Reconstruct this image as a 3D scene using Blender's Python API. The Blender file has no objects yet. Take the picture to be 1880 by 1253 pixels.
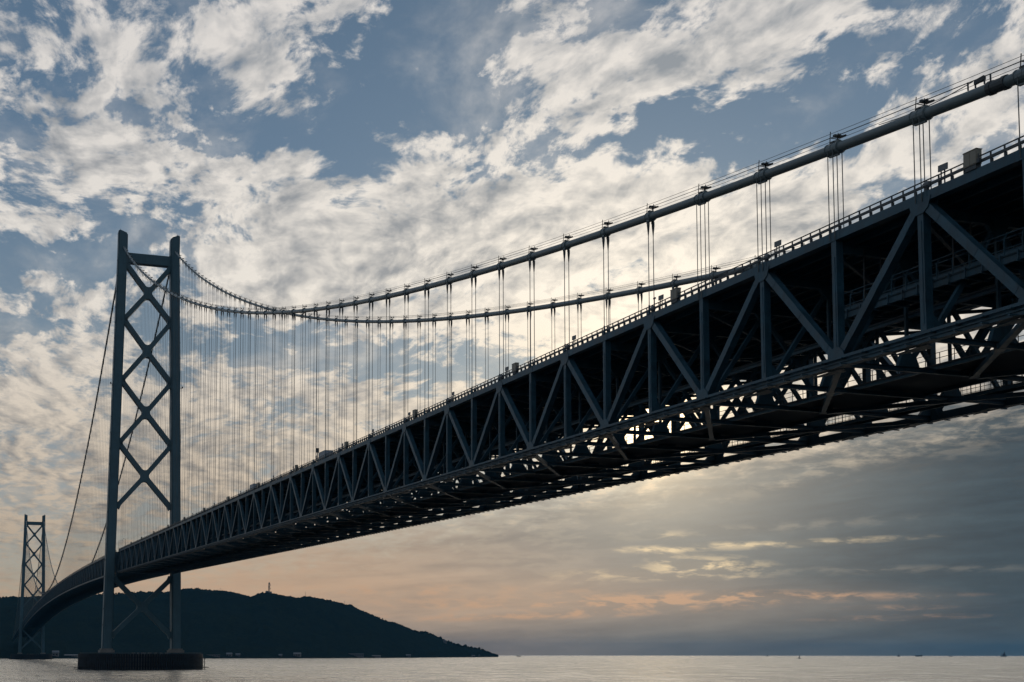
import bpy, bmesh, math, random
from mathutils import Vector, Matrix, Euler
import numpy as np
random.seed(7)
R = math.radians
sc = bpy.context.scene
C = sc.collection

# ------------------------------------------------------------------ camera
Z0 = 5.4                       # sea level is z = 0
CAM = Vector((-105.732, -932.928, 4.428 + Z0))
F_PX, YAW, PITCH, ROLL = 2450.469, 0.328, 0.082, 0.001
def set_camera():
    fw = Vector((math.sin(YAW)*math.cos(PITCH), math.cos(YAW)*math.cos(PITCH), math.sin(PITCH)))
    rt = Vector((math.cos(YAW), -math.sin(YAW), 0)); up = rt.cross(fw)
    r2 = rt*math.cos(ROLL) + up*math.sin(ROLL); u2 = -rt*math.sin(ROLL) + up*math.cos(ROLL)
    cd = bpy.data.cameras.new('camera'); co = bpy.data.objects.new('camera', cd); C.objects.link(co)
    m = Matrix((r2, u2, -fw)).transposed().to_4x4(); m.translation = CAM
    co.matrix_world = m
    cd.sensor_width = 36; cd.sensor_fit = 'HORIZONTAL'
    cd.lens = F_PX/1880*36
    cd.shift_x = 143.489/1880; cd.shift_y = 375.097/1880
    cd.clip_start = 1; cd.clip_end = 200000
    sc.camera = co
set_camera()

# ------------------------------------------------------------------ sky and sun
SUN_AZ, SUN_EL = R(28.1), R(9.9)
SUN = Vector((math.sin(SUN_AZ)*math.cos(SUN_EL), math.cos(SUN_AZ)*math.cos(SUN_EL), math.sin(SUN_EL)))
# clouds banks: azimuth, elevation, half width, half height (degrees), tilt, amount
BLOBS=[ (1.5,24.71,4.68,1.75,0,0.35),(6.27,23.99,1.29,1.17,0,0.5),(3.52,24.34,2.81,0.7,5,0.35),(9.51,25.85,1.29,1.05,0,0.6),(12.6,26.11,3.51,0.94,5,0.75),(15.0,26.7,2.1,0.7,0,0.4),(11.44,23.6,1.45,0.98,-20,0.85),(13.83,23.39,0.47,0.33,0,0.5),(10.94,24.82,1.4,0.7,0,0.4),(5.38,22.58,3.27,0.84,0,0.8),(1.57,22.11,2.57,0.94,0,0.5),(2.94,20.6,3.51,0.61,0,0.7),(7.72,20.77,3.27,0.7,-5,0.6),(4.78,19.06,6.31,1.52,0,0.8),(12.42,20.36,2.34,1.17,20,0.7),(1.7,17.32,2.1,0.58,0,0.6),(21.28,19.82,3.98,1.75,-8,0.75),(14.58,18.47,3.51,1.29,25,0.65),(18.88,17.63,8.89,1.87,8,1.0),(13.17,16.44,4.68,1.64,0,0.9),(23.64,15.79,6.08,1.87,10,0.9),(27.2,18.34,3.98,1.4,12,0.8),(36.54,19.39,9.35,1.17,28,0.9),(33.4,17.54,3.27,1.17,25,0.7),(41.65,20.02,3.74,0.94,30,0.6),(29.09,19.76,1.17,0.7,0,0.5),(31.51,25.2,6.31,1.75,18,1.1),(27.98,23.83,2.57,1.05,20,0.7),(22.74,24.67,2.81,1.4,10,0.75),(22.03,26.62,2.57,0.7,0,0.6),(32.14,22.5,1.64,0.51,15,0.5),(34.9,24.27,2.81,1.17,25,0.6),(37.77,24.23,0.7,0.56,20,0.5),(39.5,24.48,1.87,0.7,25,0.35),(38.59,22.63,4.68,2.1,20,-0.25),(40.73,23.33,1.4,1.17,30,0.3),(42.42,24.23,1.87,1.17,20,0.2),(39.0,21.98,1.17,0.47,25,0.35),(33.7,20.87,1.64,0.23,5,0.45),(18.64,23.99,0.94,0.58,0,0.45),(36.18,22.11,1.17,0.47,20,0.35),(18.52,25.54,2.22,2.57,0,-0.8),(29.12,21.57,6.08,0.98,6,-0.8),(15.27,22.16,3.27,1.4,0,-0.6),(7.94,21.73,3.74,0.42,0,-0.5),(2.42,23.42,1.87,0.42,0,-0.4),(7.78,17.43,3.51,0.61,0,-0.6),(2.39,16.3,3.51,0.7,0,-0.6),(6.96,24.25,0.58,1.4,0,-0.3),(11.56,13.01,2.57,1.05,0,-0.7),(19.36,12.89,3.51,0.98,5,-0.55),(22.67,11.72,1.4,1.17,0,-0.6),(7.83,14.67,1.4,1.4,0,-0.3),(35.27,21.38,4.68,0.7,25,-0.5),(34.03,15.97,2.34,0.47,25,-0.5),(1.33,14.92,1.4,0.61,0,0.7),(3.98,14.46,2.34,1.05,20,0.6),(2.7,12.39,3.98,1.17,15,0.5),(1.88,10.35,4.21,1.4,0,0.5),(3.91,7.76,4.68,0.94,0,0.35),(2.45,13.69,2.1,0.51,0,-0.45),(2.73,11.28,3.27,0.37,-5,-0.3),(1.97,6.79,2.1,0.37,0,-0.35),(14.13,14.66,6.08,0.7,-3,0.6),(14.16,11.24,3.98,0.94,-8,0.75),(9.95,11.6,2.57,0.94,10,0.5),(11.37,9.34,4.21,1.17,0,0.6),(17.0,10.35,2.81,1.17,0,0.5),(9.46,13.85,1.87,0.94,0,0.4),(13.25,8.22,5.85,0.94,0,0.5),(16.51,14.02,2.81,0.47,0,0.3),(24.81,13.96,2.81,1.4,0,0.6),(2.78,9.06,5.61,2.81,0,0.45),(3.96,5.5,6.08,1.4,0,0.5),(10.24,7.01,4.68,1.4,0,0.4),(14.62,13.08,3.51,0.94,0,0.3),(40.59,12.65,9.35,3.74,0,0.6),(30.57,11.51,9.35,2.81,0,0.9) ]
# streaks of the low cloud sheet: the same, plus colour index 0 gold, 1 orange, 2 pale, 3 slate
STREAKS=[ (27.96,4.47,1.4,0.12,0,0.8,0),(30.67,3.75,1.87,0.33,-3,0.9,0),(28.64,4.19,0.58,0.33,0,0.6,0),(27.26,3.44,3.04,0.26,3,0.7,0),(33.57,4.61,3.98,0.12,2,0.6,0),(30.21,3.25,1.87,0.09,0,0.5,0),(28.88,5.08,0.7,0.12,0,0.5,0),(31.36,4.65,1.4,0.09,0,0.5,0),(22.16,2.19,11.23,0.21,1,0.9,1),(28.16,2.21,5.14,0.21,2,0.9,1),(17.96,1.65,7.72,0.19,1,0.7,1),(14.22,2.88,6.55,0.23,0,0.5,1),(24.94,1.76,5.14,0.14,2,0.6,1),(37.8,1.93,1.64,0.09,0,0.4,1),(37.99,1.53,2.57,0.09,1,0.5,1),(31.54,2.55,4.21,0.14,0,0.5,1),(19.36,2.66,7.02,0.23,0,0.6,1),(36.12,2.43,3.74,0.09,0,0.25,1),(16.54,4.76,5.14,0.94,0,0.5,2),(23.58,5.68,3.74,0.58,5,0.5,2),(22.63,3.82,2.81,0.58,10,0.4,2),(11.9,3.33,3.74,0.37,0,0.4,2),(28.22,6.89,2.81,0.33,12,0.5,2),(37.54,8.28,4.68,0.37,14,0.35,2),(34.94,7.5,3.74,0.33,14,0.3,2),(41.29,8.95,2.81,0.7,14,0.35,2),(33.36,5.3,4.21,0.19,3,0.3,2),(36.57,3.47,6.08,0.14,0,0.25,2),(24.05,7.07,1.4,0.28,8,0.6,2),(26.36,5.07,3.51,0.23,3,0.35,2) ]
PEACH = [ (12.36,3.33,12.16,1.4,0,0.5),(21.23,2.19,12.16,0.94,0,0.45),(6.21,3.5,7.02,1.17,0,0.4) ]

class NT:
    def __init__(s, tree):
        s.t = tree; s.n = tree.nodes; s.l = tree.links
    def node(s, kind, **kw):
        n = s.n.new(kind)
        for k, v in kw.items(): setattr(n, k, v)
        return n
    def put(s, sock, v):
        if v is None: return
        if isinstance(v, bpy.types.NodeSocket): s.l.new(v, sock)
        else: sock.default_value = v
    def m(s, op, a, b=None, c=None, clamp=False):
        n = s.node('ShaderNodeMath', operation=op); n.use_clamp = clamp
        for i, v in enumerate((a, b, c)): s.put(n.inputs[i], v)
        return n.outputs[0]
    def v(s, op, a, b=None, scale=None):
        n = s.node('ShaderNodeVectorMath', operation=op); s.put(n.inputs[0], a); s.put(n.inputs[1], b)
        if scale is not None: s.put(n.inputs['Scale'], scale)
        return n.outputs['Value' if op in ('DOT_PRODUCT', 'LENGTH') else 'Vector']
    def noise(s, vec, scale, detail=4, rough=.55, dist=0, out='Fac'):
        n = s.node('ShaderNodeTexNoise'); s.put(n.inputs['Vector'], vec)
        n.inputs['Scale'].default_value = scale; n.inputs['Detail'].default_value = detail
        n.inputs['Roughness'].default_value = rough; n.inputs['Distortion'].default_value = dist
        return n.outputs[out]
    def ss(s, x, a, b, o0=0., o1=1.):
        n = s.node('ShaderNodeMapRange'); n.interpolation_type = 'SMOOTHSTEP'
        s.put(n.inputs[0], x); s.put(n.inputs[1], a); s.put(n.inputs[2], b); s.put(n.inputs[3], o0); s.put(n.inputs[4], o1)
        return n.outputs[0]
    def lin(s, x, a, b, o0=0., o1=1.):
        n = s.node('ShaderNodeMapRange'); n.clamp = True
        s.put(n.inputs[0], x); s.put(n.inputs[1], a); s.put(n.inputs[2], b); s.put(n.inputs[3], o0); s.put(n.inputs[4], o1)
        return n.outputs[0]
    def mix(s, f, a, b, mode='MIX'):
        n = s.node('ShaderNodeMix', data_type='RGBA', blend_type=mode)
        s.put(n.inputs[0], f); s.put(n.inputs[6], a if isinstance(a, bpy.types.NodeSocket) else (*a, 1)); s.put(n.inputs[7], b if isinstance(b, bpy.types.NodeSocket) else (*b, 1))
        return n.outputs[2]
    def xyz(s, x, y, z):
        n = s.node('ShaderNodeCombineXYZ'); s.put(n.inputs[0], x); s.put(n.inputs[1], y); s.put(n.inputs[2], z)
        return n.outputs[0]
    def sep(s, v):
        n = s.node('ShaderNodeSeparateXYZ'); s.put(n.inputs[0], v); return n.outputs
    def ramp(s, x, stops):
        n = s.node('ShaderNodeValToRGB'); s.put(n.inputs[0], x)
        e = n.color_ramp.elements
        while len(e) < len(stops): e.new(.5)
        for q, (p, c) in zip(e, stops): q.position = p; q.color = (*c, 1)
        return n.outputs[0]
    def blob(s, D, b, grow=1.7):
        az, el, ra, re, tilt = [R(x) for x in b[:5]]
        c = Vector((math.sin(az)*math.cos(el), math.cos(az)*math.cos(el), math.sin(el)))
        rt = Vector((math.cos(az), -math.sin(az), 0)); up = rt.cross(c)
        x = rt*math.cos(tilt) + up*math.sin(tilt); z = -rt*math.sin(tilt) + up*math.cos(tilt)
        n = s.node('ShaderNodeMapping', vector_type='TEXTURE'); s.put(n.inputs[0], D)
        n.inputs[1].default_value = c
        n.inputs[2].default_value = Matrix((x, c, z)).transposed().to_euler('XYZ')
        n.inputs[3].default_value = (ra*grow, 5, re*grow)
        g = s.node('ShaderNodeTexGradient', gradient_type='SPHERICAL'); s.put(g.inputs[0], n.outputs[0])
        return g.outputs['Fac']
    def blobs(s, D, lst, base=0.):
        acc = base
        for b in lst: acc = s.m('MULTIPLY_ADD', s.blob(D, b), b[5]*1.12, acc)
        return acc

def make_world():
    w = bpy.data.worlds.new('World'); sc.world = w; w.use_nodes = True
    w.node_tree.nodes.clear(); N = NT(w.node_tree)
    tc = N.node('ShaderNodeTexCoord')
    D = N.v('NORMALIZE', tc.outputs['Generated'])
    x, y, z = N.sep(D)
    zc = N.m('MAXIMUM', z, 0.0)
    az = N.m('MULTIPLY', N.m('ARCTAN2', x, y), 180/math.pi)
    s = N.m('DIVIDE', 1.0, N.m('ADD', zc, .12))
    a = R(8)
    u = N.m('MULTIPLY', N.m('SUBTRACT', N.m('MULTIPLY', x, math.cos(a)), N.m('MULTIPLY', y, math.sin(a))), s)
    v = N.m('MULTIPLY', N.m('ADD', N.m('MULTIPLY', x, math.sin(a)), N.m('MULTIPLY', y, math.cos(a))), s)
    P = N.xyz(u, N.m('MULTIPLY', v, .6), 0.)
    wc = N.noise(P, 2.2, 3, .5, out='Color')
    Pw = N.v('ADD', P, N.v('SCALE', N.v('SUBTRACT', wc, (.5, .5, .5)), scale=.22))
    ps = 1/(SUN.z+.12)
    Ps = (ps*(SUN.x*math.cos(a)-SUN.y*math.sin(a)), .6*ps*(SUN.x*math.sin(a)+SUN.y*math.cos(a)), 0)
    tos = N.v('SCALE', N.v('NORMALIZE', N.v('SUBTRACT', Ps, P)), scale=.028)
    n1 = N.noise(Pw, 2.0, 3, .5)
    n2 = N.noise(Pw, 11.0, 9, .62)
    n2s = N.noise(N.v('ADD', Pw, tos), 11.0, 4, .58)
    n3 = N.noise(Pw, 38.0, 5, .64)
    Dw = N.v('ADD', D, N.v('SCALE', N.v('SUBTRACT', N.noise(Pw, 9.0, 4, .6, out='Color'), (.5, .5, .5)), scale=.085))
    cs = N.v('DOT_PRODUCT', D, tuple(SUN)); cs = N.m('MAXIMUM', cs, 0.)
    g_wide = N.m('POWER', cs, 18.); g_mid = N.m('POWER', cs, 110.); g_core = N.m('POWER', cs, 3500.)
    # ---- high broken clouds
    cov = N.blobs(Dw, BLOBS, CFG['base'])
    dn = N.m('MULTIPLY_ADD', N.m('SUBTRACT', n2, .5), N.ss(z, .06, .25, CFG['k2']*.75, CFG['k2']), cov)
    dn = N.m('MULTIPLY_ADD', N.m('SUBTRACT', n1, .5), CFG['k1'], dn)
    dn = N.m('MULTIPLY_ADD', N.m('SUBTRACT', n3, .5), N.ss(z, .06, .30, CFG['k3']*.35, CFG['k3']), dn)
    alpha = N.ss(dn, CFG['a0'], CFG['a1'])
    veil = N.m('MULTIPLY', N.ss(N.noise(Pw, 3.3, 7, .62), .44, .74), .55)
    alpha = N.m('MAXIMUM', N.m('MULTIPLY', alpha, .97), veil)
    thick = N.ss(dn, .5, 1.7)
    n2c = N.noise(Pw, 11.0, 4, .58)
    rel = N.m('MULTIPLY', N.m('SUBTRACT', n2c, n2s), 3.2)
    L = N.m('ADD', N.m('ADD', .77, rel), N.m('MULTIPLY', thick, -.38))
    L = N.m('ADD', L, N.m('MULTIPLY', N.m('SUBTRACT', n1, .5), 1.7))
    L = N.m('ADD', L, N.m('MULTIPLY', g_mid, .45), clamp=True)
    litc = N.ramp(N.lin(z, 0., .45), [(0, (.50, .33, .20)), (.16, (.50, .39, .28)), (.36, (.72, .62, .50)), (.6, (.84, .785, .71)), (1, (.76, .72, .68))])
    shac = N.ramp(N.lin(z, 0., .45), [(0, (.20, .15, .12)), (.16, (.20, .18, .165)), (.36, (.27, .265, .26)), (.6, (.31, .32, .335)), (1, (.27, .30, .335))])
    cl = N.mix(L, shac, litc)
    cl = N.mix(1.0, cl, N.mix(g_mid, (1, 1, 1), (1.22, 1.17, 1.08)), 'MULTIPLY')
    cl = N.mix(1.0, cl, N.mix(g_wide, (.92, .93, .95), (1.14, 1.12, 1.08)), 'MULTIPLY')
    # ---- clear sky
    sky = N.node('ShaderNodeTexSky', sky_type='NISHITA'); sky.sun_disc = False
    sky.sun_elevation = SUN_EL; sky.sun_rotation = SUN_AZ; sky.altitude = 10; sky.air_density = 1.0; sky.dust_density = .6; sky.ozone_density = 2.0
    clear = N.v('SCALE', sky.outputs[0], scale=CFG['sky'])
    clear = N.mix(1.0, clear, CFG['skytint'], 'MULTIPLY')
    up = N.ramp(N.lin(z, 0., .5), [(0, (.40, .29, .20)), (.2, (.30, .29, .28)), (.45, (.16, .215, .27)), (.7, (.10, .165, .245)), (1, (.075, .13, .20))])
    clear = N.mix(CFG['clearmix'], clear, up)
    col = N.mix(alpha, clear, cl)
    # ---- low grey sheet under the high clouds
    Q = N.xyz(N.m('MULTIPLY', az, .11), 0., N.m('MULTIPLY', N.m('ADD', z, N.m('MULTIPLY', az, -.0012)), 60.))
    Qw = N.v('ADD', Q, N.v('SCALE', N.v('SUBTRACT', N.noise(Q, .8, 2, .5, out='Color'), (.5, .5, .5)), scale=.9))
    st = N.noise(Qw, 1.3, 6, .6)
    Q2 = N.xyz(N.m('MULTIPLY', az, .5), 0., N.m('MULTIPLY', z, 110.))
    st2 = N.noise(N.v('ADD', Q2, N.v('SCALE', N.v('SUBTRACT', wc, (.5, .5, .5)), scale=1.2)), 1.2, 6, .62)
    zb = N.lin(az, 2., 42., .045, .185)
    zz = N.m('ADD', z, N.m('MULTIPLY', N.m('SUBTRACT', n2, .5), .10)); zz = N.m('ADD', zz, N.m('MULTIPLY', N.m('SUBTRACT', st, .5), .03))
    low = N.ss(N.m('SUBTRACT', zb, zz), -.03, .03)
    low = N.m('MULTIPLY', low, .96)
    tone = N.ramp(N.lin(az, -20., 60.), [(0, (.16, .16, .17)), (.25, (.48, .36, .26)), (.40, (.54, .415, .305)), (.50, (.35, .295, .245)), (.60, (.118, .135, .148)), (.68, (.062, .090, .111)), (.76, (.033, .060, .083)), (1, (.034, .062, .086))])
    tone = N.mix(N.ss(z, .0, .035, .75, 0.), tone, N.ramp(N.lin(az, 0., 45.), [(0, (.30, .20, .14)), (.4, (.23, .17, .135)), (.65, (.12, .115, .112)), (1, (.042, .07, .086))]))
    tone = N.mix(1.0, tone, N.mix(N.lin(st, .3, .72), (.68, .69, .72), (1.36, 1.3, 1.22)), 'MULTIPLY')
    tone = N.mix(1.0, tone, N.mix(N.lin(st2, .3, .72), (.88, .88, .89), (1.14, 1.12, 1.1)), 'MULTIPLY')
    tone = N.mix(N.m('MULTIPLY', g_mid, .55), tone, (.44, .40, .34))
    sk = N.lin(st2, .47, .60)
    for i, (cc, lst) in enumerate((((.80, .62, .38), [b for b in STREAKS if b[6] == 0]), ((.58, .34, .20), [b for b in STREAKS if b[6] == 1]), ((.42, .36, .28), [b for b in STREAKS if b[6] == 2]))):
        f = N.m('MULTIPLY', N.blobs(D, lst, 0.), N.m('ADD', N.m('MULTIPLY', sk, 1.05), .10), clamp=True)
        tone = N.mix(f, tone, cc)
    peach = N.blobs(D, PEACH, 0.)
    tone = N.mix(N.m('MULTIPLY', peach, N.lin(st, .25, .7, .55, 1.), clamp=True), tone, (.56, .37, .24))
    col = N.mix(low, col, tone)
    # ---- the sun behind thin cloud
    glow = N.mix(1.0, N.mix(g_wide, (0, 0, 0), (.018, .016, .012)), N.mix(g_mid, (0, 0, 0), (.13, .11, .08)), 'ADD')
    glow = N.mix(1.0, glow, N.mix(g_core, (0, 0, 0), (3.4, 2.4, 1.25)), 'ADD')
    glow = N.mix(1.0, glow, N.mix(N.m('POWER', cs, 700.), (0, 0, 0), (.42, .31, .16)), 'ADD')
    col = N.mix(1.0, col, glow, 'ADD')
    # below the horizon: the sea's mean colour
    col = N.mix(N.ss(z, -.02, -.002), (.10, .11, .12), col)
    bg = N.node('ShaderNodeBackground'); N.put(bg.inputs[0], N.v('SCALE', col, scale=1/CFG['strength'])); bg.inputs[1].default_value = CFG['strength']
    out = N.node('ShaderNodeOutputWorld'); N.l.new(bg.outputs[0], out.inputs[0])
    w.cycles.sampling_method = 'MANUAL'; w.cycles.sample_map_resolution = 1024
CFG = dict(base=-.02, k1=1.5, k2=3.5, k3=2.3, a0=-.05, a1=.85, sky=.1, skytint=(.8, .95, 1.1), clearmix=.85, strength=.1)
make_world()

sd = bpy.data.lights.new('sun', 'SUN'); so = bpy.data.objects.new('sun', sd); C.objects.link(so)
sd.energy = .6; sd.angle = R(62); sd.color = (1, .90, .74)
so.rotation_euler = SUN.to_track_quat('Z', 'Y').to_euler()
so.location = SUN*3000
sc.cycles.use_denoising = True
sc.cycles.max_bounces = 8; sc.cycles.sample_clamp_indirect = 2.0
vs = sc.view_settings
vs.view_transform = 'Standard'; vs.look = 'None'; vs.exposure = 0; vs.gamma = 1; vs.use_curve_mapping = False


# ------------------------------------------------------------------ helpers
def tag(o, label=None, cat=None, group=None, kind=None):
    for k, v in (('label', label), ('category', cat), ('group', group), ('kind', kind)):
        if v: o[k] = v
    return o
def link(o, parent=None, loc=(0, 0, 0)):
    C.objects.link(o); o.location = loc
    if parent: o.parent = parent
    return o
def empty(name, loc, label, cat, group=None):
    o = bpy.data.objects.new(name, None); o.empty_display_size = 1
    link(o, None, loc); return tag(o, label, cat, group)
def mesh_obj(name, me, parent=None, loc=(0, 0, 0), scale=None):
    o = link(bpy.data.objects.new(name, me), parent, loc)
    if scale: o.scale = scale
    return o

class MB:
    def __init__(s): s.v = []; s.f = []
    def quadbox(s, c8):
        b = len(s.v); s.v += [tuple(p) for p in c8]
        for q in ((0, 3, 2, 1), (4, 5, 6, 7), (0, 1, 5, 4), (1, 2, 6, 5), (2, 3, 7, 6), (3, 0, 4, 7)): s.f.append(tuple(b+i for i in q))
        return s
    def box(s, c, d):
        x, y, z = c; a, b, h = d[0]/2, d[1]/2, d[2]/2
        return s.quadbox([(x-a, y-b, z-h), (x+a, y-b, z-h), (x+a, y+b, z-h), (x-a, y+b, z-h), (x-a, y-b, z+h), (x+a, y-b, z+h), (x+a, y+b, z+h), (x-a, y+b, z+h)])
    def beam(s, p, q, w, h, side=(1, 0, 0)):       # w along side, h across it
        p, q, sd_ = Vector(p), Vector(q), Vector(side)
        d = (q-p).normalized(); sd_ = (sd_ - d*sd_.dot(d)).normalized(); u = sd_.cross(d)
        a, b = sd_*w/2, u*h/2
        return s.quadbox([p-a-b, p+a-b, p+a+b, p-a+b, q-a-b, q+a-b, q+a+b, q-a+b])
    def ibeam(s, p, q, w, h, t=.04, side=(1, 0, 0)):
        p, q, sd_ = Vector(p), Vector(q), Vector(side)
        d = (q-p).normalized(); sd_ = (sd_ - d*sd_.dot(d)).normalized(); u = sd_.cross(d)
        s.beam(p, q, t, h-2*t, side)
        for k in (-1, 1): s.beam(p+u*k*(h-t)/2, q+u*k*(h-t)/2, w, t, side)
        return s
    def tube(s, p, q, r, n=8, r2=None, caps=True):
        p, q = Vector(p), Vector(q); r2 = r if r2 is None else r2
        d = (q-p).normalized(); a = d.orthogonal().normalized(); b_ = d.cross(a); b = len(s.v)
        for c, rr in ((p, r), (q, r2)):
            for i in range(n):
                t = 2*math.pi*i/n; s.v.append(tuple(c+a*rr*math.cos(t)+b_*rr*math.sin(t)))
        for i in range(n): j = (i+1) % n; s.f.append((b+i, b+j, b+n+j, b+n+i))
        if caps: s.f.append(tuple(b+i for i in reversed(range(n)))); s.f.append(tuple(b+n+i for i in range(n)))
        return s
    def path(s, pts, r, n=8):
        pts = [Vector(p) for p in pts]; b = len(s.v)
        for k, p in enumerate(pts):
            d = (pts[min(k+1, len(pts)-1)]-pts[max(k-1, 0)]).normalized()
            a = Vector((1, 0, 0)); a = (a-d*a.dot(d)).normalized(); c = d.cross(a)
            for i in range(n):
                t = 2*math.pi*i/n; s.v.append(tuple(p+a*r*math.cos(t)+c*r*math.sin(t)))
        for k in range(len(pts)-1):
            for i in range(n): j = (i+1) % n; s.f.append((b+k*n+i, b+k*n+j, b+(k+1)*n+j, b+(k+1)*n+i))
        s.f.append(tuple(b+i for i in reversed(range(n)))); s.f.append(tuple(b+(len(pts)-1)*n+i for i in range(n)))
        return s
    def prism(s, poly, axis, a, b_):               # 2d polygon extruded along axis between a and b_
        n = len(poly); b = len(s.v)
        for t in (a, b_):
            for p, q in poly: s.v.append({'x': (t, p, q), 'y': (p, t, q), 'z': (p, q, t)}[axis])
        s.f.append(tuple(b+i for i in range(n))); s.f.append(tuple(b+n+i for i in reversed(range(n))))
        for i in range(n): j = (i+1) % n; s.f.append((b+j, b+i, b+n+i, b+n+j))
        return s
    def mesh(s, name, mat, fix=False, smooth=False):
        me = bpy.data.meshes.new(name); me.from_pydata(s.v, [], s.f)
        if fix:
            bm = bmesh.new(); bm.from_mesh(me); bmesh.ops.recalc_face_normals(bm, faces=bm.faces); bm.to_mesh(me); bm.free()
        if smooth:
            me.polygons.foreach_set('use_smooth', [True]*len(me.polygons))
        me.materials.append(mat); me.update(); return me
    def build(s, name, mat, parent=None, loc=(0, 0, 0), fix=False, smooth=False):
        return mesh_obj(name, s.mesh(name, mat, fix, smooth), parent, loc)

# ------------------------------------------------------------------ materials
def material(name, col, rough=.5, var=.25, scale=.6, streak=.0, bump=.0, metal=0., spec=.5, col2=None):
    m = bpy.data.materials.new(name); m.use_nodes = True; N = NT(m.node_tree)
    bs = N.n['Principled BSDF']
    pos = N.node('ShaderNodeNewGeometry').outputs['Position']
    n = N.noise(pos, scale, 5, .6)
    dark = tuple(c*(1-var) for c in col); light = tuple(min(1, c*(1+var)) for c in col)
    c = N.mix(N.lin(n, .3, .7), dark, light)
    if streak:
        q = N.v('MULTIPLY', pos, (1.7, 1.7, .09))
        sn = N.noise(q, 1.0, 5, .65)
        c = N.mix(N.lin(sn, .52, .75, 0, streak), c, col2 or tuple(x*.45 for x in col))
    N.put(bs.inputs['Base Color'], c)
    N.put(bs.inputs['Roughness'], N.lin(n, .2, .8, max(.05, rough-.12), min(1, rough+.12)))
    bs.inputs['Metallic'].default_value = metal; bs.inputs['Specular IOR Level'].default_value = spec
    if bump:
        b = N.node('ShaderNodeBump'); b.inputs['Strength'].default_value = bump; b.inputs['Distance'].default_value = .05
        N.put(b.inputs['Height'], N.noise(pos, scale*6, 5, .6)); N.l.new(b.outputs[0], bs.inputs['Normal'])
    return m
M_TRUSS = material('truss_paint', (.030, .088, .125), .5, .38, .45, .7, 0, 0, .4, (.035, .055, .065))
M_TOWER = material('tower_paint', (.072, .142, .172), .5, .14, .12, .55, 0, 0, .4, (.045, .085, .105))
M_CABLE = material('cable_wrap', (.16, .205, .215), .45, .12, .5, .25, .0)
M_ROPE = material('hanger_sheath', (.10, .12, .12), .5, .1, 1.)
M_DARK = material('galvanised_steel', (.06, .07, .075), .55, .2, .8)
M_DECK = material('deck_plate', (.045, .05, .055), .7, .25, .3, .2)
M_CONC = material('concrete', (.20, .19, .175), .85, .2, .2, .6, .3)
M_FEND = material('fender_steel', (.028, .036, .045), .7, .4, .3, .7, .2, 0, .2, (.02, .02, .018))
M_CREAM = material('cream_paint', (.30, .27, .21), .5, .06, .8, .2)
M_GREY = material('grey_paint', (.17, .185, .195), .5, .1, .8, .2)
M_WHITE = material('white_paint', (.7, .7, .68), .5, .05, .8, .25)
M_LORRY = material('lorry_paint', (.30, .35, .40), .5, .06, .8, .2)
M_GLASS = material('dark_glass', (.02, .025, .03), .1, .1, 1.)
M_TYRE = material('tyre_rubber', (.02, .02, .02), .8, .2, 2.)
M_ROOF = material('roof_sheet', (.16, .18, .20), .6, .1, .1, .3)
M_WALL = material('house_wall', (.15, .155, .16), .8, .1, .1, .3)
M_HULL = material('ship_hull', (.06, .07, .09), .5, .2, .1)
M_RED = material('beacon_red', (.35, .05, .03), .5, .1, 1.)

def make_water():
    m = bpy.data.materials.new('sea_water'); m.use_nodes = True; N = NT(m.node_tree)
    bs = N.n['Principled BSDF']
    bs.inputs['Base Color'].default_value = (.012, .022, .026, 1); bs.inputs['IOR'].default_value = 1.333
    pos = N.node('ShaderNodeNewGeometry').outputs['Position']
    p1 = N.v('MULTIPLY', N.node('ShaderNodeMapping').outputs[0], (1, 1, 1))
    mp = N.n[-1]
    rot = N.node('ShaderNodeMapping'); N.put(rot.inputs[0], pos); rot.inputs[2].default_value = (0, 0, R(25)); rot.inputs[3].default_value = (1, .55, 1)
    q = rot.outputs[0]
    patch = N.noise(pos, .0045, 4, .55)
    gust = N.noise(N.v('ADD', q, N.v('SCALE', N.noise(q, .02, 2, .5, out='Color'), scale=25.)), .055, 6, .72)
    h = N.m('MULTIPLY', N.noise(q, .05, 3, .5), 2.6)
    h = N.m('ADD', h, N.m('MULTIPLY', N.noise(q, .22, 4, .55), 1.2))
    h = N.m('ADD', h, N.m('MULTIPLY', N.noise(q, .8, 2, .5), .22))
    b = N.node('ShaderNodeBump'); b.inputs['Strength'].default_value = 1.0
    b.inputs['Distance'].default_value = .75
    rw = N.node('ShaderNodeMapping'); N.put(rw.inputs[0], pos); rw.inputs[2].default_value = (0, 0, R(19)); rw.inputs[3].default_value = (.22, .022, 1)
    rows = N.noise(rw.outputs[0], 1.0, 4, .62, .6)
    gust = N.m('ADD', N.m('MULTIPLY', gust, .5), N.m('MULTIPLY', rows, .5))
    amp = N.m('MULTIPLY', N.ss(patch, .32, .62, .6, 1.0), N.ss(gust, .38, .60, .15, 1.7))
    N.put(b.inputs['Height'], N.m('MULTIPLY', h, amp))
    N.l.new(b.outputs[0], bs.inputs['Normal'])
    N.put(bs.inputs['Roughness'], N.ss(gust, .38, .60, .08, .34))
    return m
M_WATER = make_water()
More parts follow.
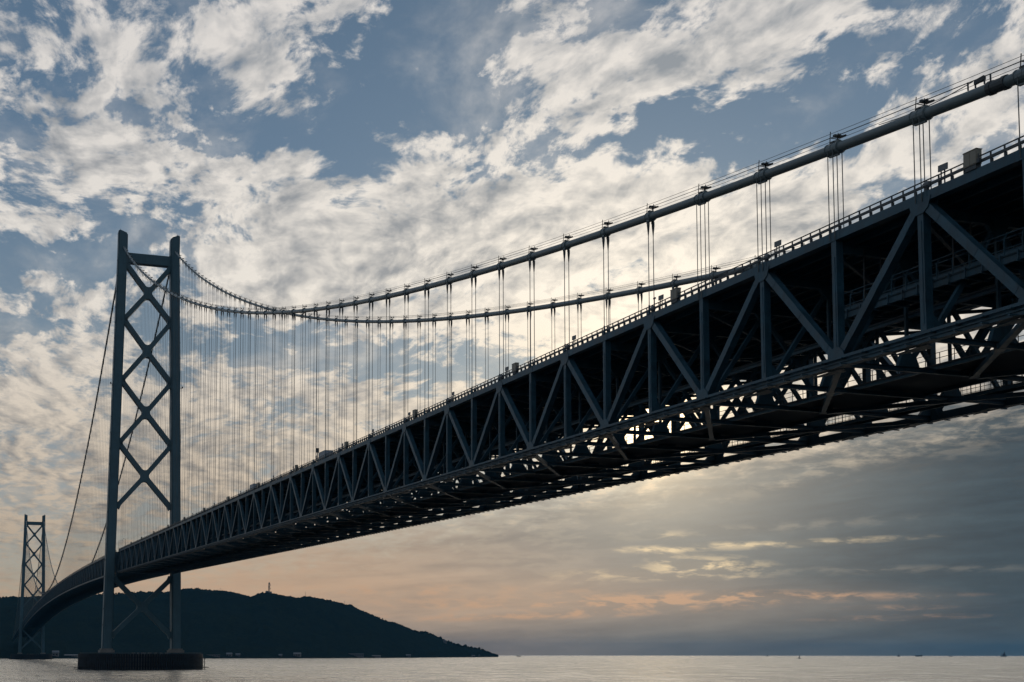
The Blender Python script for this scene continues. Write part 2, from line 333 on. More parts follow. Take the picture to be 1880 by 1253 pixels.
def make_forest(name='forest_hillside'):
    m = bpy.data.materials.new(name); m.use_nodes = True; N = NT(m.node_tree)
    bs = N.n['Principled BSDF']
    pos = N.node('ShaderNodeNewGeometry').outputs['Position']
    a = N.noise(pos, .012, 5, .6); b = N.noise(pos, .09, 4, .65)
    c = N.mix(N.lin(a, .3, .7), (.018, .032, .034), (.028, .042, .036))
    c = N.mix(N.lin(b, .35, .65, 0, .6), c, (.010, .021, .026))
    N.put(bs.inputs['Base Color'], c); bs.inputs['Roughness'].default_value = 1.0; bs.inputs['Specular IOR Level'].default_value = 0.
    bp = N.node('ShaderNodeBump'); bp.inputs['Strength'].default_value = .7; bp.inputs['Distance'].default_value = 8
    N.put(bp.inputs['Height'], b); N.l.new(bp.outputs[0], bs.inputs['Normal'])
    return m
M_FOREST = make_forest()

# ------------------------------------------------------------------ profiles
PAN, YA, HX = 14.2, -825.778, 17.75
SL = 14.8931/500
def hz(y):                                           # top edge of the truss
    zt = 59.9638 + 14.8931 + Z0
    if y <= 0: return zt + SL*y
    if y < 1991: return zt + 14.386*(1-((y-995.5)/995.5)**2)
    return zt - SL*(y-1991)
def cz(y):                                           # centre line of the main cables
    def side(t):
        u = (t+500)/500; e = 2.8*max(0, 1+t/150)**2
        return 118.3 + 122.008*u + 46.0212*u*u + e + Z0
    if y <= 0: return side(y)
    zt = side(0); zm = 91.16 + Z0
    if y < 1991: return zm + (zt-zm)*((y-995.5)/995.5)**2
    return side(1991-y)

# ------------------------------------------------------------------ sea
def make_sea():
    b = MB()
    ys = [-5000, -1400, -600, 400, 1500, 3500, 8000, 20000, 39000]; xs = [-15000, -6000, -1500, 0, 1500, 6000, 20000, 39000]
    for y in ys:
        for x in xs: b.v.append((x, y, 0))
    n = len(xs)
    for j in range(len(ys)-1):
        for i in range(n-1): b.f.append((j*n+i, j*n+i+1, (j+1)*n+i+1, (j+1)*n+i))
    tag(b.build('sea', M_WATER), kind='structure')
make_sea()

# pixel of the photograph -> direction, used only to find where far things stand
def ray(px, py):
    fw = Vector((math.sin(YAW)*math.cos(PITCH), math.cos(YAW)*math.cos(PITCH), math.sin(PITCH)))
    rt = Vector((math.cos(YAW), -math.sin(YAW), 0)); up = rt.cross(fw)
    return (fw + rt*((px-940+143.489)/F_PX) - up*((py-626.5-375.097)/F_PX)).normalized()
def at_dist(px, py, d):
    r = ray(px, py); t = d/math.hypot(r.x, r.y); return CAM + r*t

# ------------------------------------------------------------------ hills of the far shore
RIDGE = [(-420, 1110), (-300, 1085), (-180, 1075), (-90, 1092), (0, 1098), (18, 1097), (36, 1098.7), (77, 1098.7), (110, 1097), (145, 1094), (180, 1091), (212, 1090.5), (237, 1088.6), (258, 1086.8), (278, 1087.4), (300, 1088.8), (333, 1082), (355, 1080.8), (380, 1084), (409, 1086), (437, 1091), (460, 1097.5), (471, 1093), (492, 1090.3), (504, 1092.7), (530, 1097.5), (549, 1100), (560, 1098.5), (583, 1102), (597, 1106), (607, 1105.8), (619, 1110), (645, 1116), (676, 1126.5), (711, 1141), (725, 1144), (749, 1153.6), (766, 1162), (783, 1162), (803, 1171.5), (831, 1182.6), (849, 1187.7), (856, 1186.5), (863, 1190), (883, 1193.5), (900, 1200.4), (915, 1206)]
from mathutils import noise as mnoise
def interp(t, pts):
    if t <= pts[0][0]: return pts[0][1]
    for (a, va), (b, vb) in zip(pts, pts[1:]):
        if t <= b: return va + (vb-va)*(t-a)/(b-a)
    return pts[-1][1]
SHORE = [(-420, 3300), (-100, 3300), (150, 3500), (380, 3600), (600, 4000), (760, 4700), (915, 6600)]
RDIST = [(-420, 4900), (0, 5000), (330, 5300), (480, 4900), (700, 5500), (860, 6300), (915, 6660)]
def ground(px, f):                                   # f 0 shore .. 1 ridge .. 2 far shore
    ds, dr = interp(px, SHORE), interp(px, RDIST)
    top = max(2.0, at_dist(px, interp(px, RIDGE), dr).z)
    if f <= 1:
        d = ds+(dr-ds)*f; p = at_dist(px, 1200, d); h = top*(1-(1-f)**1.55)*(.55+.45*f) if f > 0 else 0
    else:
        d = dr+(f-1)*1400; p = at_dist(px, 1200, d); h = top*max(0, 1-(f-1))**1.3
    w = min(1, f*5)*(1 if f <= .9 else max(0, (1-f)*10) if f < 1 else 1)
    n = mnoise.fractal(Vector((p.x, p.y, 0))*.0022, 1.0, 2.0, 5)
    h += n*top*.09*w
    return Vector((p.x, p.y, h))
def make_hills():
    b = MB(); cols = [(-420+1335*i/620) for i in range(621)]; rows = [j/46 for j in range(47)] + [1+.2*j for j in range(1, 6)]
    nr = len(rows)
    for px in cols:
        for f in rows:
            p = ground(px, f)
            c = mnoise.fractal(Vector((p.x, p.y, 3.))*.035, 1.0, 2.0, 3)
            edge = min(1, f*8)
            p.z = max(-.5, p.z + c*4.5*edge + (.8 if f > 0 else -1))
            b.v.append(tuple(p))
    for i in range(len(cols)-1):
        for j in range(nr-1): b.f.append((i*nr+j, (i+1)*nr+j, (i+1)*nr+j+1, i*nr+j+1))
    tag(b.build('hills', M_FOREST, smooth=True), kind='structure')
make_hills()
def make_woods():                                    # crowns along the skyline and on the slopes: one far wood
    ico = bmesh.new(); bmesh.ops.create_icosphere(ico, subdivisions=1, radius=1)
    iv = [v.co.copy() for v in ico.verts]; ifc = [tuple(v.index for v in f.verts) for f in ico.faces]; ico.free()
    b = MB(); rnd = random.Random(3)
    def crown(p, r):
        k = len(b.v); s = Vector((r*rnd.uniform(.8, 1.3), r*rnd.uniform(.8, 1.3), r*rnd.uniform(.7, 1.25)))
        for v in iv:
            q = 1+rnd.uniform(-.28, .28); b.v.append((p.x+v.x*s.x*q, p.y+v.y*s.y*q, p.z+v.z*s.z*q+r*.35))
        for f in ifc: b.f.append(tuple(k+i for i in f))
    for i in range(1500):
        px = rnd.uniform(-60, 914); f = rnd.uniform(.93, 1.02)
        p = ground(px, f); crown(p, rnd.uniform(1.4, 3.4) if px < 760 else rnd.uniform(2.5, 7))
    tag(b.build('forest', M_FOREST, smooth=True), kind='stuff')
make_woods()

# ------------------------------------------------------------------ towers
def leg_c(z):                                        # half distance between the leg centres
    z -= Z0; return 23.25 + (17.75-23.25)*(z-10)/288.3
ZTOP = 298.6+Z0
def make_tower():
    t = empty('bridge_tower', (0, 0, 0), 'tall steel suspension tower with four crossed braces above the road, the near one', 'tower', 'towers of the suspension bridge')
    W2, D2, n1, n2 = 3.15, 7.2, .75, 2.0
    base = 13.0
    for s in (-1, 1):
        b = MB()
        def ring(z, k=1., dx=0):
            c = s*leg_c(z); w, d = W2*k, D2*(1-.18*(z-13)/290)*k; a, e = n1, n2
            return [(c+x+dx, y, z) for x, y in ((-w, -d+e), (-w+a, -d+e), (-w+a, -d), (w-a, -d), (w-a, -d+e), (w, -d+e), (w, d-e), (w-a, d-e), (w-a, d), (-w+a, d), (-w+a, d-e), (-w, d-e))]
        zs = [base, 60, 120, 180, 240, 292]
        for z in zs: b.v += ring(z)
        for k in range(len(zs)-1):
            for i in range(12): j = (i+1) % 12; b.f.append((k*12+i, k*12+j, k*12+12+j, k*12+12+i))
        # the head: outer side higher, top falling to the inside in a curve
        top = ring(292); c = s*leg_c(292); m = len(b.v)
        for x, y, z in top:
            o = s*(x-c)/W2; b.v.append((x, y, ZTOP-2.3+2.3*math.sin((o+1)/2*math.pi/2)))
        for i in range(12): j = (i+1) % 12; b.f.append(((len(zs)-1)*12+i, (len(zs)-1)*12+j, m+j, m+i))
        b.f.append(tuple(m+i for i in range(12)))
        # splice joints, a little proud
        z = 23.0
        while z < 288:
            k = len(b.v); b.v += ring(z, 1.012); b.v += ring(z+.35, 1.012)
            for i in range(12): j = (i+1) % 12; b.f.append((k+i, k+j, k+12+j, k+12+i))
            b.f.append(tuple(k+i for i in reversed(range(12)))); b.f.append(tuple(k+12+i for i in range(12)))
            z += 9.9
        lg = b.build('leg', M_TOWER, t, fix=True)
        fb = MB(); fb.box((s*leg_c(base), 0, base-.9), (9.4, 18.5, 1.8)); fb.box((s*leg_c(base), 0, base+.5), (7.6, 16, 1.0)); fb.build('pedestal', M_CONC, t)
        fm = MB(); xa = s*(leg_c(ZTOP)+2.0); fm.tube((xa, 0, ZTOP-.6), (xa, 0, ZTOP+2.2), .14, 6); fm.box((xa, 0, ZTOP+1.2), (1.1, .5, .5)); fm.box((xa, 0, ZTOP-.3), (.6, .6, 1.1)); fm.build('beacon', M_DARK, t)
        z = 190+Z0; xo = s*(leg_c(z)+W2)
        nb = MB(); nb.box((xo+s*.9, -4.5, z), (1.8, .25, .25)); nb.box((xo+s*1.5, -4.5, z+.7), (.7, .7, 1.1)); nb.box((xo+s*.7, -4.5, z-.8), (.12, .12, 1.6)); nb.build('navigation_lamp', M_DARK, t)
        lb = MB(); y0 = -7.25
        for q in range(24):
            za = 30+q*11; lb.box((s*(leg_c(za)+W2)+s*.16, -2.4, za), (.3, .9, .9))
        tag(lb.build('access_hatch', M_DARK, t), kind='stuff')
    DY = 2.6
    # cross beam
    zt, zb = 283.6+Z0, 276.8+Z0
    xi = leg_c(280)-W2
    def fillet(cx, cz_, r, a0, a1, n=6): return [(cx+r*math.cos(R(a0+(a1-a0)*i/n)), cz_+r*math.sin(R(a0+(a1-a0)*i/n))) for i in range(n+1)]
    poly = [(-xi-.3, zb-2.2)] + fillet(-xi+1.6, zb-1.6, 1.6, 180, 90) + fillet(xi-1.6, zb-1.6, 1.6, 90, 0) + [(xi+.3, zb-2.2), (xi+.3, zt+2.2)] + fillet(xi-1.8, zt+1.8, 1.8, 0, -90) + fillet(-xi+1.8, zt+1.8, 1.8, -90, -180) + [(-xi-.3, zt+2.2)]
    MB().prism(poly, 'y', -DY-.4, DY+.4).build('cross_beam', M_TOWER, t, fix=True)
    nodes = [(276.0, 236.6, 256.3), (236.6, 193.7, 215.1), (193.7, 149.7, 171.9), (149.7, 105.6, 127.4), (57., 17., 37.1)]
    T = 3.15
    for za, zc, zx in nodes:
        za += Z0; zc += Z0; zx += Z0
        b = MB()
        ends = [(leg_c(za)-W2+.4, za), (leg_c(zc)-W2+.4, zc)]
        pts = [(-ends[0][0], za), (ends[0][0], za), (ends[1][0], zc), (-ends[1][0], zc)]   # TL TR BR BL
        o = Vector((0, zx))
        arms = []
        for p in pts:
            d = (Vector(p)-o); Ln = d.length; d.normalize(); arms.append((d, Vector((-d.y, d.x)), Ln))
        # outline, counter clockwise: arm TR(1), TL(0), BL(3), BR(2)
        order = [1, 0, 3, 2]; poly = []
        for i, k in enumerate(order):
            d, nrm, Ln = arms[k]; d2, nrm2, L2 = arms[order[(i+1) % 4]]
            fl = 1.0
            poly.append(o + d*Ln - nrm*(T/2+fl)); poly.append(o + d*Ln + nrm*(T/2+fl)); 
            poly.insert(len(poly)-2, o + d*(Ln-2.4) - nrm*T/2) if False else None
            poly.append(o + d*(Ln-2.6) + nrm*T/2)
            # concave fillet between arm k (left side) and next arm (right side)
            cosw = d.dot(d2); w = math.acos(cosw); r = 2.6
            bis = (d+d2).normalized(); dist = (T/2+r)/math.sin(w/2); cc = o + bis*dist
            a0 = math.atan2(-nrm.y, -nrm.x); a1 = math.atan2(nrm2.y, nrm2.x)
            dd = (a1-a0+math.pi) % (2*math.pi)-math.pi
            for q in range(8): 
                a = a0+dd*q/7; poly.append(cc+Vector((math.cos(a), math.sin(a)))*r)
            poly.append(o + d2*(L2-2.6) - nrm2*T/2)
        b.prism([tuple(p) for p in poly], 'y', -DY, DY)
        b.build('cross_brace', M_TOWER, t, fix=True)
    return t
tower = make_tower()
def copy_tree(o, parent=None):
    c = o.copy(); C.objects.link(c)
    if parent: c.parent = parent
    for ch in o.children: copy_tree(ch, c)
    return c
tower2 = copy_tree(tower); tower2.location = (0, 1991, 0)
tower2['label'] = 'small far tower standing in front of the dark hill at the left edge'

def make_foundation():
    t = empty('tower_foundation', (0, 0, 0), 'round dark pier with ribbed fender walls standing in the sea under the near tower', 'pier', 'round piers under the towers')
    Rr, H = 41.0, 10.0
    n = 96
    b = MB(); b.prism([(Rr*math.cos(2*math.pi*i/n), Rr*math.sin(2*math.pi*i/n)) for i in range(n)], 'z', -4, H); b.build('caisson', M_CONC, t, fix=True)
    f = MB(); m = 150
    for i in range(m):
        a = 2*math.pi*(i+.5)/m; c, s_ = math.cos(a), math.sin(a); h = H+.25 + (.25 if i % 3 else 0)
        f.beam(((Rr+.45)*c, (Rr+.45)*s_, -3), ((Rr+.45)*c, (Rr+.45)*s_, h), 1.25, .8, (-s_, c, 0))
    for z in (2.2, 5.0, 8.2):
        for i in range(m):
            a = 2*math.pi*i/m; a2 = 2*math.pi*(i+1)/m
            f.beam(((Rr+.95)*math.cos(a), (Rr+.95)*math.sin(a), z), ((Rr+.95)*math.cos(a2), (Rr+.95)*math.sin(a2), z), .35, .5, (0, 0, 1))
    tag(f.build('fender', M_FEND, t, fix=True), kind='stuff')
    r = MB()
    for i in range(120):
        a = 2*math.pi*i/120; a2 = 2*math.pi*(i+1)/120; q = Rr-.5
        r.tube((q*math.cos(a), q*math.sin(a), H), (q*math.cos(a), q*math.sin(a), H+1.3), .06, 4)
        for z in (.7, 1.3): r.tube((q*math.cos(a), q*math.sin(a), H+z), (q*math.cos(a2), q*math.sin(a2), H+z), .05, 4)
    r.build('railing', M_DARK, t)
    for k, (x, w) in enumerate(((-9, 2.2), (-6, 1.2), (-2.5, 3.), (1.5, 2.4), (5.5, 1.4), (9, 1.2), (12.5, 2.0))):
        q = MB(); q.box((x, -36.5, H+.55), (w, 1.4, 1.1)); q.box((x, -36.5, H+1.16), (w+.2, 1.6, .12)); q.build('service_box', M_GREY, t)
    for s in (-1, 1):
        q = MB(); x = s*(Rr+2.2)
        q.box((x, -8, 1.2), (3.2, 7, .5)); q.box((s*(Rr+1.2), -8, 4), (.3, .3, 8)); q.box((s*(Rr+1.2), -6.8, 4), (.3, .3, 8))
        for z in range(2, 8): q.box((s*(Rr+1.2), -7.4, z+.2), (.12, 1.0, .12))
        q.build('boat_landing', M_DARK, t)
    return t
pier = make_foundation()
pier2 = copy_tree(pier); pier2.location = (0, 1991, 0); pier2['label'] = 'distant low round pier under the small far tower'

# ------------------------------------------------------------------ stiffening truss of the side span
K0, K1 = -9, 57
def make_girder():
    org = Vector((0, YA, hz(YA)))
    g = empty('truss_girder', org, 'deep blue grey steel truss deck crossing overhead from the tower to the right edge', 'bridge girder')
    def off(k): return (0, k*PAN, k*PAN*SL)
    ks = range(K0, K1+1)
    dz = PAN*SL
    CW, TH, BH, TOPC, BOTC = .95, .98, 1.05, -.5, -14.5
    tc = MB().beam((0, 0, TOPC), (0, PAN, TOPC+dz), CW, TH)
    tc.box((0, .0, TOPC), (CW+.06, 2.2, TH+.05))
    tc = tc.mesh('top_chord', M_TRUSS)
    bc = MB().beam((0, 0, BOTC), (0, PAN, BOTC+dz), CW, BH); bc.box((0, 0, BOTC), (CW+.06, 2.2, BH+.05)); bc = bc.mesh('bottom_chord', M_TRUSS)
    vt = MB().beam((0, 0, BOTC+BH/2), (0, 0, TOPC-TH/2), .82, .74)
    for s in (-1, 1): vt.beam((s*.42, 0, BOTC+BH/2), (s*.42, 0, TOPC-TH/2), .05, .86)
    vt.box((0, 0, -5.4), (.93, .80, 1.1)); vt.box((0, 0, -10.6), (.93, .80, 1.1)); vt.box((-.47, 0, -8), (.06, .3, 10.4))
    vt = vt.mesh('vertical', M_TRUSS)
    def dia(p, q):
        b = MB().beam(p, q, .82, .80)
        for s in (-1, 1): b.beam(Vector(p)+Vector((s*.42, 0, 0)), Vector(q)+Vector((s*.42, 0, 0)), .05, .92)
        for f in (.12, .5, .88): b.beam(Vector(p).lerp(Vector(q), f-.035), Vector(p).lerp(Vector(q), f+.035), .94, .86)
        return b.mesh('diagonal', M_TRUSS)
    dn_ = dia((0, .55, TOPC-.75), (0, PAN-.5, BOTC+dz+.75)); up_ = dia((0, .5, BOTC+.75), (0, PAN-.55, TOPC+dz-.75))
    gt = MB()
    for s in (-1, 1): gt.prism([(-1.7, TOPC-.1-.05), (1.7, TOPC+.05), (1.25, TOPC-1.1), (.55, TOPC-1.6), (-.55, TOPC-1.6), (-1.25, TOPC-1.18)], 'x', s*.505-.03, s*.505+.03)
    gt = gt.mesh('gusset_plate', M_TRUSS, True)
    gb = MB()
    for s in (-1, 1): gb.prism([(-1.7, BOTC+.1-.05), (1.7, BOTC+.1+.05), (1.25, BOTC+1.15), (.55, BOTC+1.6), (-.55, BOTC+1.6), (-1.25, BOTC+1.1)], 'x', s*.505-.03, s*.505+.03)
    gb = gb.mesh('gusset_plate', M_TRUSS, True)
    for k in ks:
        for s in (-1, 1):
            o = Vector(off(k))+Vector((s*HX, 0, 0))
            if k < K1:
                mesh_obj('top_chord', tc, g, o); mesh_obj('bottom_chord', bc, g, o)
                mesh_obj('diagonal', dn_ if k % 2 == 0 else up_, g, o)
            mesh_obj('vertical', vt, g, o)
            mesh_obj('gusset_plate', gt if k % 2 == 0 else gb, g, o)
    # transverse frames
    fr = MB(); fr.ibeam((-HX+.5, 0, -1.75), (HX-.5, 0, -1.75), .6, 1.1, .05, (0, 1, 0)); fr.ibeam((-HX+.5, 0, BOTC-.1), (HX-.5, 0, BOTC-.1), .5, .55, .05, (0, 1, 0))
    fr = fr.mesh('cross_frame', M_TRUSS)
    topx = (-8.9, 8.9); botx = (-HX+.6, 0, HX-.6)
    seg = []
    for i, x in enumerate(topx): seg += [((x, 0, -2.3), (botx[i], 0, BOTC+.3)), ((x, 0, -2.3), (botx[i+1], 0, BOTC+.3)), ((x*.5, 0, -8.4), (x, 0, BOTC+.3))]
    wm = []
    for p, q in seg:
        wm.append(MB().beam(p, q, .5, .52, (0, 1, 0)).mesh('web_member', M_TRUSS))
    sub = [MB().beam((x, 0, BOTC+.3), (x, 0, -2.3), .34, .36, (0, 1, 0)).mesh('hanger_post', M_TRUSS) for x in (-8.9, 8.9)]
    gps = []
    for x in (-8.9, 0, 8.9): gps.append(MB().prism([(x-1.4, BOTC+.2), (x+1.4, BOTC+.2), (x+.8, BOTC+1.7), (x-.8, BOTC+1.7)], 'y', -.3, .3))
    for x in topx: gps.append(MB().prism([(x-1.3, -2.25), (x+1.3, -2.25), (x+.6, -3.4), (x-.6, -3.4)], 'y', -.3, .3))
    for s in (-1, 1): gps.append(MB().prism([(s*(HX-.5), BOTC+.2), (s*(HX-2.4), BOTC+.2), (s*(HX-.5), BOTC+2.4)], 'y', -.28, .28))
    gp = MB()
    for q in gps:
        k = len(gp.v); gp.v += q.v; gp.f += [tuple(i+k for i in f) for f in q.f]
    gp = gp.mesh('gusset_plate', M_TRUSS, True); gps = [q.mesh('gusset_plate', M_TRUSS, True) for q in gps]
    far = MB()
    for p, q in seg: far.beam(p, q, .5, .52, (0, 1, 0))
    far = far.mesh('web_member', M_TRUSS)
    for k in ks:
        f = mesh_obj('cross_frame', fr, g, off(k))
        if k <= 16:
            for m_ in wm: mesh_obj('web_member', m_, f)
            for m_ in sub: mesh_obj('hanger_post', m_, f)
        else: tag(mesh_obj('web_member', far, f), kind='stuff')
        if k <= 8:
            for m_ in gps: mesh_obj('frame_gusset', m_, f)
        else: tag(mesh_obj('frame_gusset', gp, f), kind='stuff')
    # bottom lateral bracing, K pattern with its apex on the centre line
    for s in (-1, 1):
        lb = MB().beam((s*(HX-.3), .4, BOTC-.35), (s*.25, 2*PAN-.3, BOTC-.35+2*dz), .62, .5, (1, 0, 0))
        for q in (.02, .5, .98): lb.beam(Vector((s*(HX-.3), .4, BOTC-.35)).lerp(Vector((s*.25, 2*PAN-.3, BOTC-.35+2*dz)), max(0, q-.03)), Vector((s*(HX-.3), .4, BOTC-.35)).lerp(Vector((s*.25, 2*PAN-.3, BOTC-.35+2*dz)), min(1, q+.03)), .95, .54)
        lb = lb.mesh('lateral_brace', M_TRUSS)
        for k in ks:
            if k % 2 and k+2 <= K1: mesh_obj('lateral_brace', lb, g, off(k))
    # upper lateral bracing
    for s in (-1, 1):
        lb = MB().beam((s*(HX-.4), .4, -2.45), (s*.2, PAN-.3, -2.45+dz), .4, .4).mesh('upper_brace', M_TRUSS)
        for k in ks:
            if k < K1: mesh_obj('upper_brace', lb, g, off(k))
    a, b_ = K0*PAN, K1*PAN+7
    def strip(name, x0, x1, z0, z1, mat=M_DECK, ya=a, yb=b_):
        b = MB(); b.beam(((x0+x1)/2, ya, (z0+z1)/2+ya*SL), ((x0+x1)/2, yb, (z0+z1)/2+yb*SL), x1-x0, z1-z0)
        return b.build(name, mat, g)
    strip('road_deck', -16.9, 16.9, -.55, -.12)
    for i in range(14):
        x = -15.6+2.4*i
        b = MB(); b.ibeam((x, a, -.89+a*SL), (x, b_, -.89+b_*SL), .3, .64, .03); b.build('stringer', M_TRUSS, g)
    for s in (-1, 1): strip('parapet', s*16.2-.25, s*16.2+.25, -.1, .75, M_CONC)
    strip('median_barrier', -.3, .3, -.1, .8, M_CONC)
    # service ways at the level of the bottom chord
    strip('service_deck', -5.6, 5.2, BOTC+.42, BOTC+.62)
    for x in (-5.4, 5.0):
        b = MB(); b.ibeam((x, a, BOTC+.22+a*SL), (x, b_, BOTC+.22+b_*SL), .3, .4, .03); b.build('service_stringer', M_TRUSS, g)
    strip('side_walkway', 11.2, 12.8, BOTC+.45, BOTC+.62)
    b = MB()
    for x in (11.1, 12.9): b.ibeam((x, a, BOTC+.3+a*SL), (x, b_, BOTC+.3+b_*SL), .25, .4, .03)
    b.build('walkway_beam', M_TRUSS, g)
    b = MB(); b.ibeam((-8.4, a, -8.6+a*SL), (-8.4, b_, -8.6+b_*SL), .4, .5, .04); b.build('pipe_rack', M_TRUSS, g)
    b = MB(); b.tube((-7.9, a, -8.15+a*SL), (-7.9, b_, -8.15+b_*SL), .2, 8, caps=False); b.build('utility_pipe', M_DARK, g)
    # railings of the service ways, one length per panel
    def rail(x, h, rails, step, mesh_wires=0, name='service_rail', zz=BOTC+.62, mat=M_DARK, rt=.028):
        b = MB(); n = int(round(PAN/step))
        for i in range(n):
            y = (i+.5)*PAN/n; b.box((x, y, zz+h/2+y*SL), (.07, .07, h))
        for r_ in rails: b.beam((x, 0, zz+r_), (x, PAN, zz+r_+dz), .08, rt*2)
        for i in range(mesh_wires): y = i*PAN/mesh_wires; b.box((x, y, zz+h/2+y*SL), (.035, .035, h))
        return b.mesh(name, mat)
    sets = [(rail(-5.5, 1.25, (.65, 1.25), 2.4), 6), (rail(5.1, 1.2, (.6, 1.2), 2.4), 6), (rail(12.7, 1.9, (.45, .95, 1.4, 1.9), 1.8, 18), 6)]
    for me, _ in sets:
        for k in ks:
            if k < K1: mesh_obj('service_rail', me, g, off(k))
    # railing on the deck edge
    b = MB()
    for i in range(8):
        y = (i+.5)*PAN/8; b.box((0, y, .56+y*SL), (.12, .13, 1.12)); b.box((.12, y, .25+y*SL), (.3, .1, .5))
    b.beam((0, 0, 1.12), (0, PAN, 1.12+dz), .11, .10); b.beam((0, 0, .60), (0, PAN, .60+dz), .16, .27); 
    er = b.mesh('guard_rail', M_DARK)
    for k in ks:
        if k < K1:
            for s in (-1, 1): mesh_obj('guard_rail', er, g, Vector(off(k))+Vector((s*18.05, 0, 0)))
    # rail for the painting gantry outside the bottom chord, on brackets
    for s in (-1, 1):
        b = MB()
        b.beam((s*.86, 0, BOTC+.32), (s*.86, PAN, BOTC+.32+dz), .22, .32)
        b.beam((s*.62, 0, BOTC-.1), (s*.62, PAN, BOTC-.1+dz), .1, .16)
        for i in range(4):
            y = (i+.5)*PAN/4; b.box((s*.85, y, BOTC+.12+y*SL), (.8, .4, .12)); b.box((s*.9, y, BOTC-.5+y*SL), (.8, .3, .14))
        me = b.mesh('gantry_rail', M_TRUSS)
        for k in ks:
            if k < K1: mesh_obj('gantry_rail', me, g, Vector(off(k))+Vector((s*HX, 0, 0)))
    # thin flange plates under the bottom chords
    for s in (-1, 1):
        pl = MB().prism([(0, .3), (s*-1.5, .3+1.0), (s*-1.5, 2.6), (0, 6.2)], 'z', BOTC-.62, BOTC-.56)
        pl = pl.mesh('lateral_plate', M_TRUSS, True)
        for k in ks:
            if k < K1: mesh_obj('lateral_plate', pl, g, Vector(off(k))+Vector((s*(HX-.2), 0, 0)))
    return g
girder = make_girder()

def make_main_girder():                              # the main span: too fine to pick apart, joined by kind of member
    g = empty('truss_girder', (0, 0, hz(0)), 'far part of the truss deck beyond the near tower, arching down towards the small tower', 'bridge girder')
    n = 140; st = 1991/n
    ys = [i*st for i in range(n+1)]; z = [hz(y)-hz(0) for y in ys]
    def P(x, i, dz): return (x, ys[i], z[i]+dz)
    top, bot, web, cross, rail, deck, sv = MB(), MB(), MB(), MB(), MB(), MB(), MB()
    for i in range(n):
        deck.beam(P(0, i, -.34), P(0, i+1, -.34), 33.8, .4)
        for x0, w in ((-.2, 12.8), (11.3, 3.8), (-10.5, 1.8)): sv.beam(P(x0, i, -14.), P(x0, i+1, -14.), w, .25)
        for s in (-1, 1):
            top.beam(P(s*HX, i, -.5), P(s*HX, i+1, -.5), .95, .98); bot.beam(P(s*HX, i, -14.5), P(s*HX, i+1, -14.5), .95, 1.05)
            web.beam(P(s*HX, i, -14), P(s*HX, i, -1), .82, .74)
            if i % 2: web.beam(P(s*HX, i, -1), P(s*HX, i+1, -14), .82, .8)
            else: web.beam(P(s*HX, i, -14), P(s*HX, i+1, -1), .82, .8)
            rail.beam(P(s*18.05, i, 1.12), P(s*18.05, i+1, 1.12), .11, .1); rail.beam(P(s*18.05, i, .6), P(s*18.05, i+1, .6), .16, .27)
            for q in range(4):
                t = (q+.5)/4; y = ys[i]+st*t; rail.box((s*18.05, y, z[i]*(1-t)+z[i+1]*t+.56), (.16, .17, 1.12))
        cross.beam(P(-HX, i, -1.75), P(HX, i, -1.75), .6, 1.1, (0, 1, 0)); cross.beam(P(-HX, i, -14.6), P(HX, i, -14.6), .55, .8, (0, 1, 0))
        for xa, xb in ((-13.3, -17.2), (-13.3, -8.9), (-4.45, -8.9), (-4.45, 0), (4.45, 0), (4.45, 8.9), (13.3, 8.9), (13.3, 17.2)): cross.beam(P(xa, i, -2.2), P(xb, i, -14.2), .5, .5, (0, 1, 0))
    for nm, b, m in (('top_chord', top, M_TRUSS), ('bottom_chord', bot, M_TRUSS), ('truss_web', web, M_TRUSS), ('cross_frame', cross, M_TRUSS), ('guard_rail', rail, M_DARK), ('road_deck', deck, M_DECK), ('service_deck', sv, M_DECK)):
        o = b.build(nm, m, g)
        if nm != 'road_deck': tag(o, kind='stuff')
    # short start of the far side span
    b = MB()
    for i in range(20):
        y0, y1 = 1991+i*40, 2031+i*40
        for s in (-1, 1):
            for dz in (-.5, -14.5): b.beam((s*HX, y0, hz(y0)-hz(0)+dz), (s*HX, y1, hz(y1)-hz(0)+dz), .95, 1.)
            for q in range(3):
                ya = y0+13.33*q; b.beam((s*HX, ya, hz(ya)-hz(0)-1), (s*HX, ya+13.3, hz(ya+13.3)-hz(0)-14), .8, .8)
        b.beam((0, y0, hz(y0)-hz(0)-.34), (0, y1, hz(y1)-hz(0)-.34), 33.8, .4)
    tag(b.build('far_span', M_TRUSS, g), kind='stuff')
make_main_girder()

